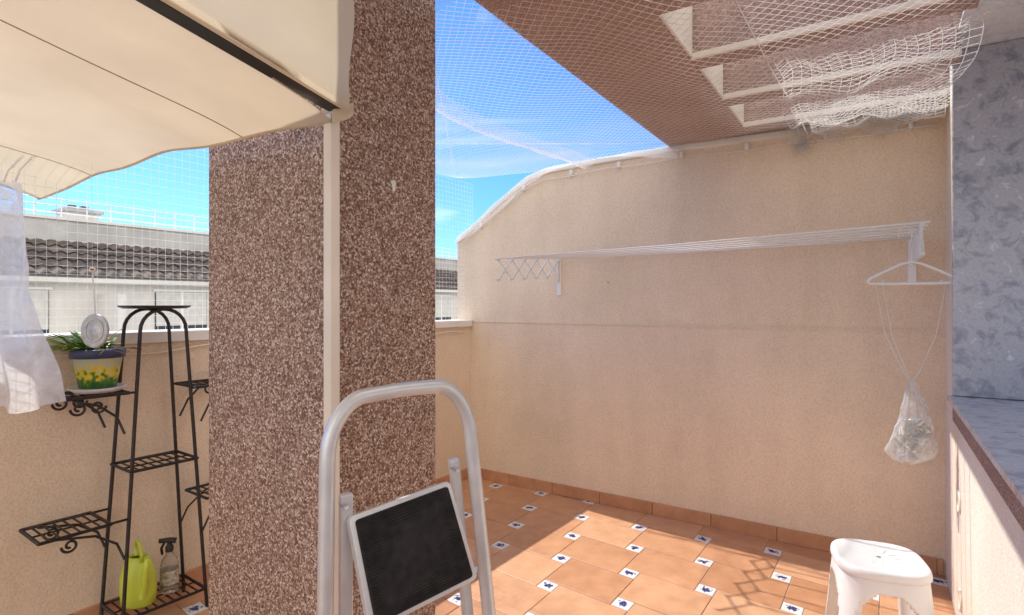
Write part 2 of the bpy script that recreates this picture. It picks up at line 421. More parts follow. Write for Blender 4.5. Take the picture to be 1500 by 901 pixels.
# ------------------------------------------------------------------ pillar + awning post
Pc=Vector((-0.535,1.70,0)); lw,lm=0.70,0.465
b=[Pc,Pc+w2*lm,Pc+w2*lm-w1*lw,Pc-w1*lw]
pil=hexa('shaft',[p+Vector((0,0,-0.1)) for p in b],[p+Vector((0,0,3.4)) for p in b],m_agg); bev(pil,0.006)
pcn=Pc+w2*0.245+w1*0.003+Vector((0,0,1.5+173/826*1.9))
blv=[pcn+w2*(0.009*math.cos(a)*(1+0.3*math.sin(3*a)))+Vector((0,0,0.024*math.sin(a)*(1+0.25*math.cos(2*a)))) for a in [2*pi*i/20 for i in range(20)]]
bl=mesh('plaster_blot',blv,[tuple(range(20))],m_white)
group('aggregate_pillar',[pil,bl])
def obox(name,c,sx,sy,z0,z1,mat,ax=w1,ay=w2):
    c=Vector(c)
    b=[c-ax*sx/2-ay*sy/2,c+ax*sx/2-ay*sy/2,c+ax*sx/2+ay*sy/2,c-ax*sx/2+ay*sy/2]
    return hexa(name,[p+Vector((0,0,z0)) for p in b],[p+Vector((0,0,z1)) for p in b],mat)
p1=bev(obox('post',(-0.522,1.632,0),0.034,0.034,0,2.045,m_cream_metal),0.004)
p2=bev(obox('post_flange',(-0.535,1.668,0),0.050,0.010,0,2.03,m_cream_metal),0.002)
group('awning_post',[p1,p2])

# ------------------------------------------------------------------ awning
A0=Vector((-0.539,1.62,0))
def A(l,e,z): return A0-w1*l-w2*e+Vector((0,0,z))
EA=2.9  # awning length, extended out of view to darken the pillar's left face
def zc(l,e):
    a=min(max(l/2.1,0),1)
    edge=0.036*math.exp(-e*7)
    wr=0.006*math.sin(l*9+e*3)*math.exp(-e*2)*math.sin(pi*a)+0.012*mnoise.noise(Vector((l*2.2+e*1.5,e*1.2,0.3)))*math.sin(pi*a)
    return 2.058-edge+0.045*math.sin(pi*a)*(1-0.3*min(e,1.9))+0.185*e - 0.035*math.sin(pi*min(e/1.2,1.0))*math.sin(pi*a) + wr
can=grid('canopy',lambda u,v:A(2.20*u-0.03,EA*v,zc(2.20*u-0.03,EA*v)),80,90,m_fab)
hem=tubes('front_hem',[[A(2.20*u/60-0.03,-0.004,zc(2.20*u/60-0.03,0)) for u in range(61)]],0.006,m_fab,8)
m_seam=simple('seam_thread',(0.42,0.33,0.22),0.9)
seam=tubes('seam',[[A(0.407,EA*v/60,zc(0.407,EA*v/60)-0.001) for v in range(61)]],0.0018,m_seam,6)
seam2=tubes('seam_b',[[A(1.55,EA*v/60,zc(1.55,EA*v/60)-0.001) for v in range(61)]],0.0014,m_seam,6)
def bar(name,l0,l1,e0,e1,za,zb,hh,mat):
    b=[A(l0,e0,za),A(l1,e0,za),A(l1,e1,zb),A(l0,e1,zb)]
    return hexa(name,b,[p+Vector((0,0,hh)) for p in b],mat)
bar1=bar('arm',-0.068,-0.020,0.0,EA,2.048,2.048+0.185*EA,0.03,m_black)
bar2=bar('arm_b',2.165,2.20,-0.02,EA,2.03,2.03+0.185*EA*1.3,0.03,m_black)
def panel(u,v):
    e=EA*u; zb=2.052+0.185*e
    if v<0.15: t=v/0.15; l=-0.062-0.045*t; z=zb-0.018*math.sin(t*pi*0.5)*math.exp(-e*4)-0.004*t
    else:
        t=(v-0.15)/0.85; l=-0.107-0.012*math.sin(min(1,t*6)*pi/2)+0.006*math.sin(e*6+t*3); z=zb-0.004-0.018*math.exp(-e*4)+t*0.95
    return A(l,e-0.01*math.sin(v*20)*math.exp(-e*10),z)
pan=grid('side_panel',panel,70,60,m_fab)
fr=grid('corner_flap',lambda u,v:A(0.02-0.13*u,-0.006-0.012*math.sin(u*9),2.062-0.060*v*(0.45+0.45*math.sin(u*pi*0.9+0.3))),16,8,m_fab)
group('awning',[can,hem,seam,seam2,bar1,bar2,pan,fr])

# ------------------------------------------------------------------ bird netting
nets=[]
nets.append(netgrid('parapet_net',lambda u,v:Lp(1.2+2.5*u,-0.06+0.04*mnoise.noise(Vector((u*6,v*2,1))),1.36+1.1*v),2.5,1.1,0.038,0.0009,m_net))
nets.append(netgrid('parapet_net_b',lambda u,v:Lp(-0.1+0.6*u,-0.06+0.02*mnoise.noise(Vector((u*6,v*2,1))),1.36+1.2*v),0.6,1.2,0.04,0.0008,m_net))
def roofnet(u,v):
    e=0.02+2.45*v; s=-0.12+1.88*u
    return W(s,e,2.60-0.07*math.sin(pi*u)*(0.6+0.4*math.sin(v*5))+0.03*mnoise.noise(Vector((u*3,v*5,2))))
nets.append(netgrid('roof_net',roofnet,1.88,2.45,0.042,0.0010,m_net,diag=True))
def fold(u,v):
    e=0.02+1.9*v; s=1.02+0.05*math.sin(v*6)+0.16*u
    return W(s,e,2.575-0.05*math.sin(pi*u)-0.05*math.sin(pi*v)+0.015*mnoise.noise(Vector((u*9,v*12,4))))
nets.append(netgrid('net_fold',fold,0.22,1.9,0.024,0.0008,m_net,diag=True))
nets.append(netgrid('pergola_net',lambda u,v:W(1.76+1.5*u,0.02+2.2*v,2.575-0.05*math.sin(pi*u)*math.sin(pi*v)+0.03*mnoise.noise(Vector((u*4,v*5,5)))),1.5,2.2,0.05,0.0009,m_net,diag=True))
def drape(u,v,ph,sp):
    s=2.56+0.70*u+0.05*math.sin(v*7+ph)*(1-v)
    e=0.04+1.25*(1-v)**1.1+0.04*math.sin(u*14+ph)
    z=2.545+0.02*math.sin(u*11+ph)-0.01*v+0.04*mnoise.noise(Vector((u*6,v*6,ph)))-sp*math.sin(pi*v)*(0.6+0.4*math.sin(u*8+ph))
    return W(s,max(0.03,e),z)
nets.append(netgrid('gathered_net',lambda u,v:drape(u,v,0.3,0.03),0.85,1.3,0.045,0.0016,m_net))
nets.append(netgrid('gathered_net_b',lambda u,v:drape(u*0.9+0.1,0.55+0.45*v,2.2,0.04),0.8,0.7,0.045,0.0016,m_net,diag=True))
def edge(u,v,ph):
    s=-0.13+1.95*u
    return W(s,0.03+0.05*v+0.01*math.sin(u*40+ph),ztop(s)+0.04-0.13*v*(0.55+0.45*math.sin(u*7+ph)))
nets.append(netgrid('edge_net',lambda u,v:edge(u,v,0.0),2.0,0.13,0.02,0.0012,m_net,diag=True))
def edge2(u,v,ph):
    s=2.5+0.77*u
    return W(s,0.03+0.03*v+0.01*math.sin(u*30+ph),ztop(s)+0.05-0.12*v*(0.5+0.5*math.sin(u*11+ph)))
nets.append(netgrid('edge_net_b',lambda u,v:edge2(u,v,1.0),0.9,0.16,0.02,0.0016,m_net,diag=True))
tf=[]
for _ in range(18):
    s=2.5+random.random()*0.75; z=2.50+random.uniform(-0.02,0.03)
    p=W(s,0.03,z); ln=[p]
    for i in range(random.randint(3,6)):
        p=p+w1*random.uniform(-0.02,0.02)-w2*random.uniform(-0.006,0.012)+Vector((0,0,random.uniform(-0.018,0.004)))
        ln.append(p)
    tf.append(ln)
for _ in range(30):
    p=W(2.57+random.uniform(-0.03,0.03),0.035,2.49); ln=[p]
    for i in range(5):
        p=p+w1*random.uniform(-0.018,0.018)+Vector((0,0,random.uniform(-0.03,0.012))); ln.append(p)
    tf.append(ln)
nets.append(tubes('net_tufts',tf,0.0018,m_net,3))
nets.append(tubes('tension_line',[[W(-0.1,0.1,2.62),W(1.75,2.6,2.585)],[W(-0.1,1.2,2.62),W(1.75,0.12,2.59)],[Lp(1.0,-0.06,2.6),Lp(4.0,-0.06,2.42)],
   [W(2.55,1.9,2.56),W(2.57,1.2,2.54),W(2.60,0.6,2.53),W(2.62,0.03,2.5)]],0.0022,m_net,5))
group('bird_net',nets)

# ------------------------------------------------------------------ wall mounted drying rack
dr=[]
sL,sR=0.87,3.13
def rackz(s,e):
    t=(s-sL)/(sR-sL)
    return (1.848+0.020*t)-(0.055-0.042*t)*(e/0.85)
for s,zl,zh in ((sL,1.565,1.855),(sR,1.615,1.925)):
    dr.append(bev(wbox('bracket',s-0.02,s+0.02,-0.001,0.012,zl,zh,m_rod),0.003))
    dr.append(bev(wbox('bracket_web',s-0.004,s+0.004,0.013,0.04,zl+0.10,zh-0.02,m_rod),0.001))
nx=5; de=0.85/nx
for s in (sL,sR):
    for sgn in (0,1):
        ls=[]
        for i in range(nx):
            ea,eb=0.03+i*de*0.965,0.03+(i+1)*de*0.965
            za,zb=rackz(s,ea),rackz(s,eb); dz=0.135
            off=0.004 if sgn else -0.004
            if sgn: ls.append([W(s+off,ea,za),W(s+off,eb,zb-dz)])
            else: ls.append([W(s+off,ea,za-dz),W(s+off,eb,zb)])
        dr.append(tubes('scissor_bar',ls,0.0060,m_rod,6))
    piv=[]
    for i in range(nx+1):
        e=0.03+i*de*0.965
        piv.append([W(s-0.01,e,rackz(s,e)-0.0),W(s+0.01,e,rackz(s,e))]); piv.append([W(s-0.01,e,rackz(s,e)-0.135),W(s+0.01,e,rackz(s,e)-0.135)])
    dr.append(tubes('pivots',piv,0.008,m_rod,8))
rods=[]
for i in range(nx+1):
    e=0.03+i*de*0.965
    rods.append([W(sL-0.03,e,rackz(sL,e)+0.004),W(2.0,e,rackz(2.0,e)-0.004),W(sR+0.03,e,rackz(sR,e)+0.004)])
dr.append(tubes('rods',rods,0.0050,m_rod,8))
group('drying_rack',dr)

# ------------------------------------------------------------------ clothes hanger and peg bag
hc=Vector((1.948,2.75,0))
hd=Vector((0.93,-0.37,0)).normalized()
def Hh(x,z,y=0): return hc+hd*x+Vector((hd.y,-hd.x,0))*y+Vector((0,0,z))
body=[Hh(-0.185,1.612),Hh(-0.17,1.628),Hh(-0.10,1.665),Hh(-0.04,1.695),Hh(0,1.705),Hh(0.04,1.695),Hh(0.10,1.665),Hh(0.17,1.628),Hh(0.185,1.612),Hh(0.175,1.600),Hh(0.1,1.598),Hh(0,1.598),Hh(-0.1,1.598),Hh(-0.175,1.600)]
hb=tubes('hanger_body',[body],0.0065,m_plw,8,closed=True)
hook=[Hh(0,1.70),Hh(0,1.76)]+[Hh(-0.025+0.027*math.cos(a),1.83+0.05*math.sin(a)) for a in [-0.9+ i*0.35 for i in range(13)]]
hk=tubes('hook',[hook],0.0028,m_plw,8)
nt_=tubes('notches',[[Hh(x,1.598),Hh(x,1.615)] for x in (-0.12,0.12)],0.005,m_plw,6)
group('clothes_hanger',[hb,hk,nt_])
m_bag=sheer('bag_mesh_plastic',(0.82,0.82,0.82),0.46,30)
def bagf(u,v):
    a=2*pi*u
    w=0.010+0.090*min(1,(v*1.2))**0.9 if v<0.88 else 0.1*math.sqrt(max(0,1-((v-0.88)/0.125)**2))
    w=max(w,0.002); w*=1+0.12*math.sin(a*9+v*2)*(1-v*0.7)+0.22*mnoise.noise(Vector((math.cos(a)*2,math.sin(a)*2,v*7)))
    return Hh(0.0+0.012*math.sin(v*4)+w*math.cos(a),1.134-0.405*v+0.012*math.sin(a*3)*v,0.6*w*math.sin(a))
bag=grid('bag_body',bagf,60,40,m_bag)
cords=tubes('bag_cords',[[Hh(-0.15,1.60),Hh(-0.11,1.35),Hh(-0.03,1.16),Hh(0,1.12)],[Hh(0.14,1.60),Hh(0.10,1.35),Hh(0.03,1.16),Hh(0.0,1.12)],[Hh(-0.12,1.60),Hh(-0.08,1.34),Hh(-0.02,1.17),Hh(0.0,1.12)]],0.0018,m_net,5)
pegs=[]
pm=[simple('peg_blue',(0.42,0.50,0.60),0.5),simple('peg_white',(0.7,0.7,0.66),0.5),simple('peg_green',(0.40,0.48,0.38),0.5),simple('peg_wood',(0.55,0.46,0.34),0.7)]
pl=[[],[],[],[]]
for i in range(64):
    v=random.uniform(0.5,0.95); a=random.uniform(0,2*pi); rr=random.uniform(0,0.075)
    p=Hh(rr*math.cos(a),1.134-0.405*v,0.5*rr*math.sin(a))
    d=Vector((random.uniform(-1,1),random.uniform(-1,1),random.uniform(-1,1))).normalized()*0.028
    pl[i%4].append([p-d,p,p+d])
for i in range(4): pegs.append(tubes('pegs_%d'%i,pl[i],0.0055,pm[i],4,smooth=False))
group('peg_bag',[bag,cords]+pegs)

# ------------------------------------------------------------------ plastic stool
def stool(cx,cy,rot):
    nA=96
    def sup(a,n=3.2): 
        c,s=math.cos(a),math.sin(a); return (abs(c)**n+abs(s)**n)**(-1/n)
    zs=[0.445,0.432,0.405,0.38,0.37,0.36,0.35,0.335,0.32,0.30,0.27,0.24,0.2,0.16,0.12,0.08,0.04,0.0]
    def rad(z): return 0.158+0.045*(1-z/0.45)
    V=[];F=[]
    for z in zs:
        r=rad(z)*(0.975 if z>0.44 else 1)
        for k in range(nA):
            a=2*pi*k/nA; q=r*sup(a); V.append((q*math.cos(a),q*math.sin(a),z))
    for i in range(len(zs)-1):
        zm=(zs[i]+zs[i+1])/2
        for k in range(nA):
            a=2*pi*(k+0.5)/nA; q=rad(zm)*sup(a); x,y=q*math.cos(a),q*math.sin(a)
            lat=min(abs(x),abs(y))/rad(zm)
            op=0.0
            if zm<0.37: op=0.60*math.sqrt(max(0,1-((zm-0.25)/0.13)**2)) if zm>0.25 else 0.60+0.06*(1-zm/0.25)
            if lat<op and zm<0.38: continue
            k2=(k+1)%nA; F.append((i*nA+k,i*nA+k2,(i+1)*nA+k2,(i+1)*nA+k))
    shell=mesh('legs_shell',V,F,m_plw,True)
    sm=shell.modifiers.new('s','SOLIDIFY'); sm.thickness=0.006
    V=[];F=[]
    rings=[(0.0,0.4535),(0.25,0.4535),(0.55,0.454),(0.80,0.4545),(0.86,0.457),(0.92,0.4595),(0.97,0.458),(1.0,0.452),(1.015,0.443),(1.02,0.428),(1.0,0.424)]
    for f,z in rings:
        for k in range(nA):
            a=2*pi*k/nA; n_=2.3+0.9*f; q=0.165*f*sup(a,n_); V.append((q*math.cos(a),q*math.sin(a),z))
    for i in range(len(rings)-1):
        for k in range(nA):
            k2=(k+1)%nA; F.append((i*nA+k,i*nA+k2,(i+1)*nA+k2,(i+1)*nA+k))
    top=mesh('seat',V,F,m_plw,True)
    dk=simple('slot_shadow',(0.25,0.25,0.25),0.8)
    sl=[]
    for k in range(12):
        a=2*pi*k/12
        sl.append([(0.05*math.cos(a),0.05*math.sin(a),0.4530),(0.085*math.cos(a),0.085*math.sin(a),0.4533)])
    slots=tubes('seat_ribs',sl,0.0020,m_plw,6)
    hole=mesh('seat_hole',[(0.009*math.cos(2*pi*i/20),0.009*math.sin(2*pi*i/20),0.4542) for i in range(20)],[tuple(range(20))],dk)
    g=group('plastic_stool',[shell,top,slots,hole]); g.location=(cx,cy,0); g.rotation_euler=(0,0,rot)
    return g
stool(1.515,2.33,math.radians(-20))

# ------------------------------------------------------------------ step ladder (folded)
st=[]
TL=Vector((-0.408,1.25,1.285)); TR=Vector((-0.122,1.46,1.300)); BL_=Vector((-0.395,1.16,0)); BR_=Vector((0.015,1.44,0))
def lerp(a,b,t): return a+(b-a)*t
hz=1.155/1.285
Lt=lerp(BL_,TL,hz); Rt=lerp(BR_,TR,hz)
tl=[]
for i in range(14): tl.append(lerp(BL_,Lt,i/13))
wd=(TR-TL); wl=wd.length; wn=wd/wl
ldn=(TL-BL_).normalized(); rdn=(TR-BR_).normalized()
for i in range(1,9):
    a=pi/2*i/9
    tl.append(Lt+ldn*(0.13*math.sin(a))+wn*(0.09*(1-math.cos(a))))
ctop=[]
P0=tl[-1]; 
rt=[]
for i in range(1,9):
    a=pi/2*i/9
    rt.append(Rt+rdn*(0.13*math.sin(a))-wn*(0.09*(1-math.cos(a))))
P1=rt[-1]
for i in range(1,8): ctop.append(lerp(P0,P1,i/8)+Vector((0,0,0.004*math.sin(pi*i/8))))
rail=tl+ctop+rt[::-1]+[lerp(Rt,BR_,i/13) for i in range(14)]
r1=tubes('front_rail',[rail],0.0175,m_alu,16)
st.append(r1)
fwd=Vector((-wn.y,wn.x,0)).normalized()
if fwd.y<0: fwd=-fwd
def flat(name,p,q,w,t,mat):
    d=(q-p).normalized(); a=wn*w/2; b_=fwd*t/2
    return bev(hexa(name,[p-a-b_,p+a-b_,p+a+b_,p-a+b_],[q-a-b_,q+a-b_,q+a+b_,q-a+b_],mat),0.003)
st.append(flat('rear_leg_l',Vector((-0.345,1.20,0.02))+fwd*0.03,Vector((-0.372,1.262,1.075)),0.028,0.02,m_alu))
st.append(flat('rear_leg_r',Vector((-0.030,1.42,0.02))+fwd*0.04,Vector((-0.150,1.452,1.10)),0.026,0.02,m_alu))
for p in (Vector((-0.372,1.245,1.055)),Vector((-0.146,1.435,1.080))):
    st.append(tubes('hinge_pin',[[p-fwd*0.014,p+fwd*0.014]],0.006,m_alu,12))
for t in (0.18,0.40):
    st.append(tubes('tread_bar',[[lerp(BL_,TL,t),lerp(BR_,TR,t)]],0.012,m_alu,8))
q=[Vector((-0.303,1.195,0.802)),Vector((-0.088,1.375,0.830)),Vector((-0.158,1.39,1.064)),Vector((-0.363,1.24,1.030))]
def bil(u,v): return lerp(lerp(q[0],q[1],u),lerp(q[3],q[2],u),v)
nrm=(q[1]-q[0]).cross(q[3]-q[0]).normalized()
if nrm.y>0: nrm=-nrm
def rrect(in_,rc,n=6):
    out=[]
    for cx,cy,a0 in ((1-in_-rc,in_+rc,-pi/2),(1-in_-rc,1-in_-rc,0),(in_+rc,1-in_-rc,pi/2),(in_+rc,in_+rc,pi)):
        for i in range(n+1):
            a=a0+pi/2*i/n; out.append((cx+rc*math.cos(a),cy+rc*math.sin(a)))
    return out
o1=rrect(0.0,0.05); 
Vp=[bil(u,v)+nrm*0.010 for u,v in o1]+[bil(u,v)-nrm*0.012 for u,v in o1]; nn=len(o1)
Fp=[tuple(range(nn)),tuple(range(2*nn-1,nn-1,-1))]+[(i,(i+1)%nn,nn+(i+1)%nn,nn+i) for i in range(nn)]
st.append(bev(mesh('platform_frame',Vp,Fp,m_alu),0.003))
def rubber():
    m,nt,b=newmat('ribbed_rubber'); L=nt.links
    tc=N(nt,'ShaderNodeTexCoord'); n=N(nt,'ShaderNodeTexNoise'); n.inputs['Scale'].default_value=40; n.inputs['Detail'].default_value=6
    L.new(tc.outputs['Object'],n.inputs['Vector'])
    r=ramp(nt,[(0.35,(0.022,0.020,0.020)),(0.75,(0.042,0.039,0.037))]); L.new(n.outputs['Fac'],r.inputs['Fac'])
    L.new(r.outputs['Color'],b.inputs['Base Color']); b.inputs['Roughness'].default_value=0.8; b.inputs['Specular IOR Level'].default_value=0.2
    return m
m_rub=rubber()
o2=rrect(0.045,0.03)
Vp=[bil(u,v)+nrm*0.013 for u,v in o2]+[bil(u,v)+nrm*0.005 for u,v in o2]; nn=len(o2)
Fp=[tuple(range(nn)),tuple(range(2*nn-1,nn-1,-1))]+[(i,(i+1)%nn,nn+(i+1)%nn,nn+i) for i in range(nn)]
st.append(mesh('rubber_mat',Vp,Fp,m_rub))
ribs=[[bil(0.065,0.07+0.86*i/34)+nrm*0.0134,bil(0.935,0.07+0.86*i/34)+nrm*0.0134] for i in range(35)]
st.append(tubes('mat_ribs',ribs,0.0016,m_rub,5))
for p in (BL_,BR_,Vector((-0.345,1.23,0)),Vector((-0.03,1.46,0))):
    st.append(tubes('rubber_foot',[[p+Vector((0,0,0.0)),p+Vector((0,0,0.05))]],0.021,m_black,12))
group('step_ladder',st)

# ------------------------------------------------------------------ plant stand
PS=Vector((-1.719,2.717,0)); ang=math.atan2(0.8146,0.58)
ps=[]
def legs(y):
    pts=[]
    for i in range(12): t=i/12; pts.append((-0.185+0.085*t,y*(1-0.25*t),1.375*t))
    for i in range(13): a=pi-pi*i/12; pts.append((0.10*math.cos(a),y*0.75,1.375+0.1*math.sin(a)))
    for i in range(1,13): t=1-i/12; pts.append((0.185-0.085*t,y*(1-0.25*t),1.375*t))
    return pts
ps.append(tubes('hoops',[legs(-0.12),legs(0.12)],0.0085,m_iron,8))
ps.append(lathe('top_plate',[(0.0,1.482),(0.13,1.482),(0.145,1.487),(0.152,1.492),(0.148,1.484),(0.13,1.477),(0.0,1.477)],m_iron,seg=40))
def shelf(cx,cy,z,w,d):
    fr=[(cx-w/2,cy-d/2,z),(cx+w/2,cy-d/2,z),(cx+w/2,cy+d/2,z),(cx-w/2,cy+d/2,z)]
    ps.append(tubes('shelf_frame',[[fr[i],fr[(i+1)%4]] for i in range(4)],0.0075,m_iron,6))
    nb=int(w/0.034)
    ps.append(tubes('shelf_slats',[[(cx-w/2+w*i/nb,cy-d/2,z),(cx-w/2+w*i/nb,cy+d/2,z)] for i in range(1,nb)]+[[(cx-w/2,cy,z-0.004),(cx+w/2,cy,z-0.004)]],0.0042,m_iron,6))
shelf(0,0,0.742,0.29,0.22); shelf(0,0,0.09,0.36,0.24)
shelf(-0.27,0,1.100,0.24,0.22); shelf(-0.35,0,0.535,0.25,0.24)
shelf(0.25,0.0,1.09,0.22,0.22); shelf(0.30,0,0.53,0.22,0.22)
def scroll(cx,y,z,sgn):
    L_=[]
    for i in range(26):
        t=i/25; a=t*2.6*pi; r=0.030*(1-0.75*t)
        L_.append((cx+sgn*(0.03-r*math.cos(a)),y,z-0.034-r*math.sin(a)*1.0))
    return L_
sc=[]
for y in (-0.11,0.11):
    sc+= [scroll(-0.37,y,1.09,1),scroll(-0.24,y,1.09,-1),scroll(-0.40,y,0.525,1),scroll(0.34,y,1.08,-1)]
    sc.append([(-0.17,y,0.92),(-0.20,y,1.0),(-0.27,y,1.06),(-0.36,y,1.09)])
    sc.append([(-0.17,y,0.36),(-0.20,y,0.44),(-0.28,y,0.50),(-0.42,y,0.53)])
    sc.append([(0.16,y,0.92),(0.2,y,1.0),(0.26,y,1.06),(0.33,y,1.09)])
    sc.append([(0.16,y,0.36),(0.2,y,0.44),(0.28,y,0.50),(0.38,y,0.53)])
    sc.append([(-0.20,y,1.10),(-0.13,y,1.10)]); sc.append([(-0.24,y,0.535),(-0.155,y,0.535)])
    sc.append([(0.20,y,1.09),(0.12,y,1.09)])
ps.append(tubes('scrolls',sc,0.0055,m_iron,6))
g=group('plant_stand',ps); g.location=PS; g.rotation_euler=(0,0,ang)
def PSw(x,y,z):
    c,s=math.cos(ang),math.sin(ang); return Vector((PS.x+c*x-s*y,PS.y+s*x+c*y,z))

def potmat():
    m,nt,b=newmat('painted_pot'); L=nt.links
    tc=N(nt,'ShaderNodeTexCoord'); sp=N(nt,'ShaderNodeSeparateXYZ'); L.new(tc.outputs['Object'],sp.inputs[0])
    n=N(nt,'ShaderNodeTexNoise'); n.inputs['Scale'].default_value=45; n.inputs['Detail'].default_value=5
    L.new(tc.outputs['Object'],n.inputs['Vector'])
    ad=N(nt,'ShaderNodeMath',operation='MULTIPLY_ADD'); ad.inputs[1].default_value=0.20; L.new(n.outputs['Fac'],ad.inputs[0]); L.new(sp.outputs['Z'],ad.inputs[2])
    mr=N(nt,'ShaderNodeMapRange'); mr.inputs[1].default_value=0.075; mr.inputs[2].default_value=0.285; L.new(ad.outputs[0],mr.inputs[0])
    r=ramp(nt,[(0.0,(0.02,0.07,0.015)),(0.25,(0.03,0.13,0.02)),(0.42,(0.10,0.26,0.02)),(0.50,(0.75,0.62,0.03)),(0.64,(0.80,0.70,0.12)),(0.76,(0.55,0.66,0.58))])
    L.new(mr.outputs[0],r.inputs['Fac'])
    gt=N(nt,'ShaderNodeMath',operation='GREATER_THAN'); gt.inputs[1].default_value=0.152; L.new(sp.outputs['Z'],gt.inputs[0])
    mx=N(nt,'ShaderNodeMix',data_type='RGBA'); L.new(gt.outputs[0],mx.inputs[0]); L.new(r.outputs['Color'],mx.inputs[6]); mx.inputs[7].default_value=(0.035,0.05,0.11,1)
    L.new(mx.outputs[2],b.inputs['Base Color']); b.inputs['Roughness'].default_value=0.3
    return m
pt=PSw(-0.235,0.0,1.108)
pot=lathe('pot',[(0.0,0.018),(0.068,0.018),(0.070,0.02),(0.092,0.15),(0.103,0.152),(0.106,0.19),(0.098,0.192),(0.094,0.17),(0,0.168)],potmat(),center=pt)
sau=lathe('saucer',[(0.0,0.0),(0.085,0.0),(0.112,0.022),(0.107,0.022),(0.083,0.006),(0,0.006)],m_plw,center=pt)
m_leaf=simple('leaf_green',(0.12,0.24,0.035),0.45,var=0.5,vscale=20)
m_leaf2=simple('leaf_lime',(0.34,0.46,0.07),0.45,var=0.3,vscale=20)
Vl=[];Fl=[];ml_=[]
for i in range(76):
    a=random.uniform(pi*0.6,pi*1.5) if i<50 else random.uniform(0,2*pi)
    L_=random.uniform(0.09,0.17); el=random.uniform(0.45,1.3)
    bs=Vector((random.uniform(-0.09,0.03),random.uniform(-0.05,0.05),0.175))
    d=Vector((math.cos(a)*math.cos(el),math.sin(a)*math.cos(el),math.sin(el)))
    sd=Vector((-math.sin(a),math.cos(a),0))*random.uniform(0.008,0.017)
    i0=len(Vl)
    for t,wf in ((0,0.15),(0.35,0.9),(0.7,1.0),(1.0,0.05)):
        c=bs+d*L_*t+Vector((math.cos(a),math.sin(a),0))*0.03*t*t-Vector((0,0,0.045*t*t))
        Vl+= [c-sd*wf+Vector((0,0,0.003)),c,c+sd*wf+Vector((0,0,0.003))]
    for k in range(3):
        for q_ in range(2):
            x_=i0+k*3+q_; Fl.append((x_,x_+1,x_+4,x_+3)); ml_.append(i%2)
lf=mesh('leaves',Vl,Fl,m_leaf,True); lf.data.materials.append(m_leaf2); lf.data.polygons.foreach_set('material_index',ml_); lf.location=pt
twg=[]
for i in range(8):
    a=random.uniform(-0.6,1.2); p=Vector((0,0,0.17)); l_=[p.copy()]
    for k in range(6):
        p=p+Vector((0.028*math.cos(a),0.028*math.sin(a),0.012-0.004*k+random.uniform(-0.004,0.004))); a+=random.uniform(-0.25,0.25); l_.append(p.copy())
    twg.append(l_)
tw=tubes('twigs',twg,0.0016,simple('twig',(0.22,0.15,0.08),0.8),5); tw.location=pt
soil=lathe('soil',[(0,0.166),(0.09,0.169)],simple('soil',(0.05,0.035,0.025),0.95,bump=0.8,bscale=80),center=pt)
group('potted_plant',[pot,sau,lf,tw,soil])

dc=Vector((-1.700,2.30,1.389))
m_disc=simple('brushed_metal_disc',(0.50,0.50,0.49),0.4,metal=0.4,var=0.25,vscale=60)
dsc=lathe('disc',[(0,0.004),(0.018,0.006),(0.022,0.003),(0.05,0.004),(0.064,0.008),(0.069,0.006),(0.070,-0.002),(0.06,-0.004),(0,-0.004)],m_disc,seg=36)
dn=Vector((-0.25,-1,0.05)).normalized()
rot=dn.to_track_quat('Z','Y'); dsc.rotation_mode='QUATERNION'; dsc.rotation_quaternion=rot; dsc.location=dc
ring=tubes('disc_ring',[[dc+rot@Vector((0.045*math.cos(a),0.045*math.sin(a),0.006)) for a in [2*pi*i/32 for i in range(32)]]],0.0015,m_alu,5,closed=True)
rodd=tubes('hang_rod',[[dc+Vector((0,0,0.07)),dc+Vector((-0.006,0,0.16)),dc+Vector((-0.012,0,0.245))]],0.003,m_alu,6)
loop=tubes('hang_loop',[[dc+Vector((-0.012+0.012*math.cos(a),0,0.25+0.007*math.sin(a))) for a in [2*pi*i/16 for i in range(16)]]],0.003,m_cream_metal,6,closed=True)
thr=tubes('thread',[[dc+Vector((-0.012,0,0.25)),dc+Vector((-0.03,0.02,0.70))]],0.0006,m_net,4)
group('hanging_metal_disc',[dsc,ring,rodd,loop,thr])

m_lime=simple('lime_plastic',(0.58,0.68,0.07),0.35,var=0.08)
wc=PSw(-0.085,-0.03,0.098)
bd=lathe('body',[(0,0.0),(0.062,0.0),(0.074,0.01),(0.080,0.07),(0.078,0.13),(0.066,0.185),(0.046,0.222),(0.038,0.228),(0.036,0.215)],m_lime,center=wc,sx=1.0,sy=0.75)
sd_=Vector((0.6,-0.5,0)).normalized()
hn=tubes('handle',[[wc-sd_*0.028+Vector((0,0,0.218)),wc-sd_*0.045+Vector((0,0,0.262)),wc-sd_*0.020+Vector((0,0,0.29)),wc+sd_*0.02+Vector((0,0,0.285)),wc+sd_*0.045+Vector((0,0,0.255)),wc+sd_*0.045+Vector((0,0,0.21))]],0.008,m_lime,10)
spt=tubes('spout',[[wc+sd_*0.055+Vector((0,0,0.05)),wc+sd_*0.088+Vector((0,0,0.12)),wc+sd_*0.105+Vector((0,0,0.19)),wc+sd_*0.122+Vector((0,0,0.245))]],0.016,m_lime,12,rfun=lambda t:1-0.35*t)
group('watering_can',[bd,hn,spt])
def glassy(name,c):
    m,nt,b=newmat(name); b.inputs['Base Color'].default_value=c4(c); b.inputs['Roughness'].default_value=0.12
    b.inputs['Transmission Weight'].default_value=0.85; b.inputs['IOR'].default_value=1.2
    n=N(nt,'ShaderNodeTexNoise'); n.inputs['Scale'].default_value=20; bp=N(nt,'ShaderNodeBump'); bp.inputs['Strength'].default_value=0.1
    nt.links.new(n.outputs['Fac'],bp.inputs['Height']); nt.links.new(bp.outputs['Normal'],b.inputs['Normal'])
    return m
sb=PSw(0.055,-0.02,0.098)
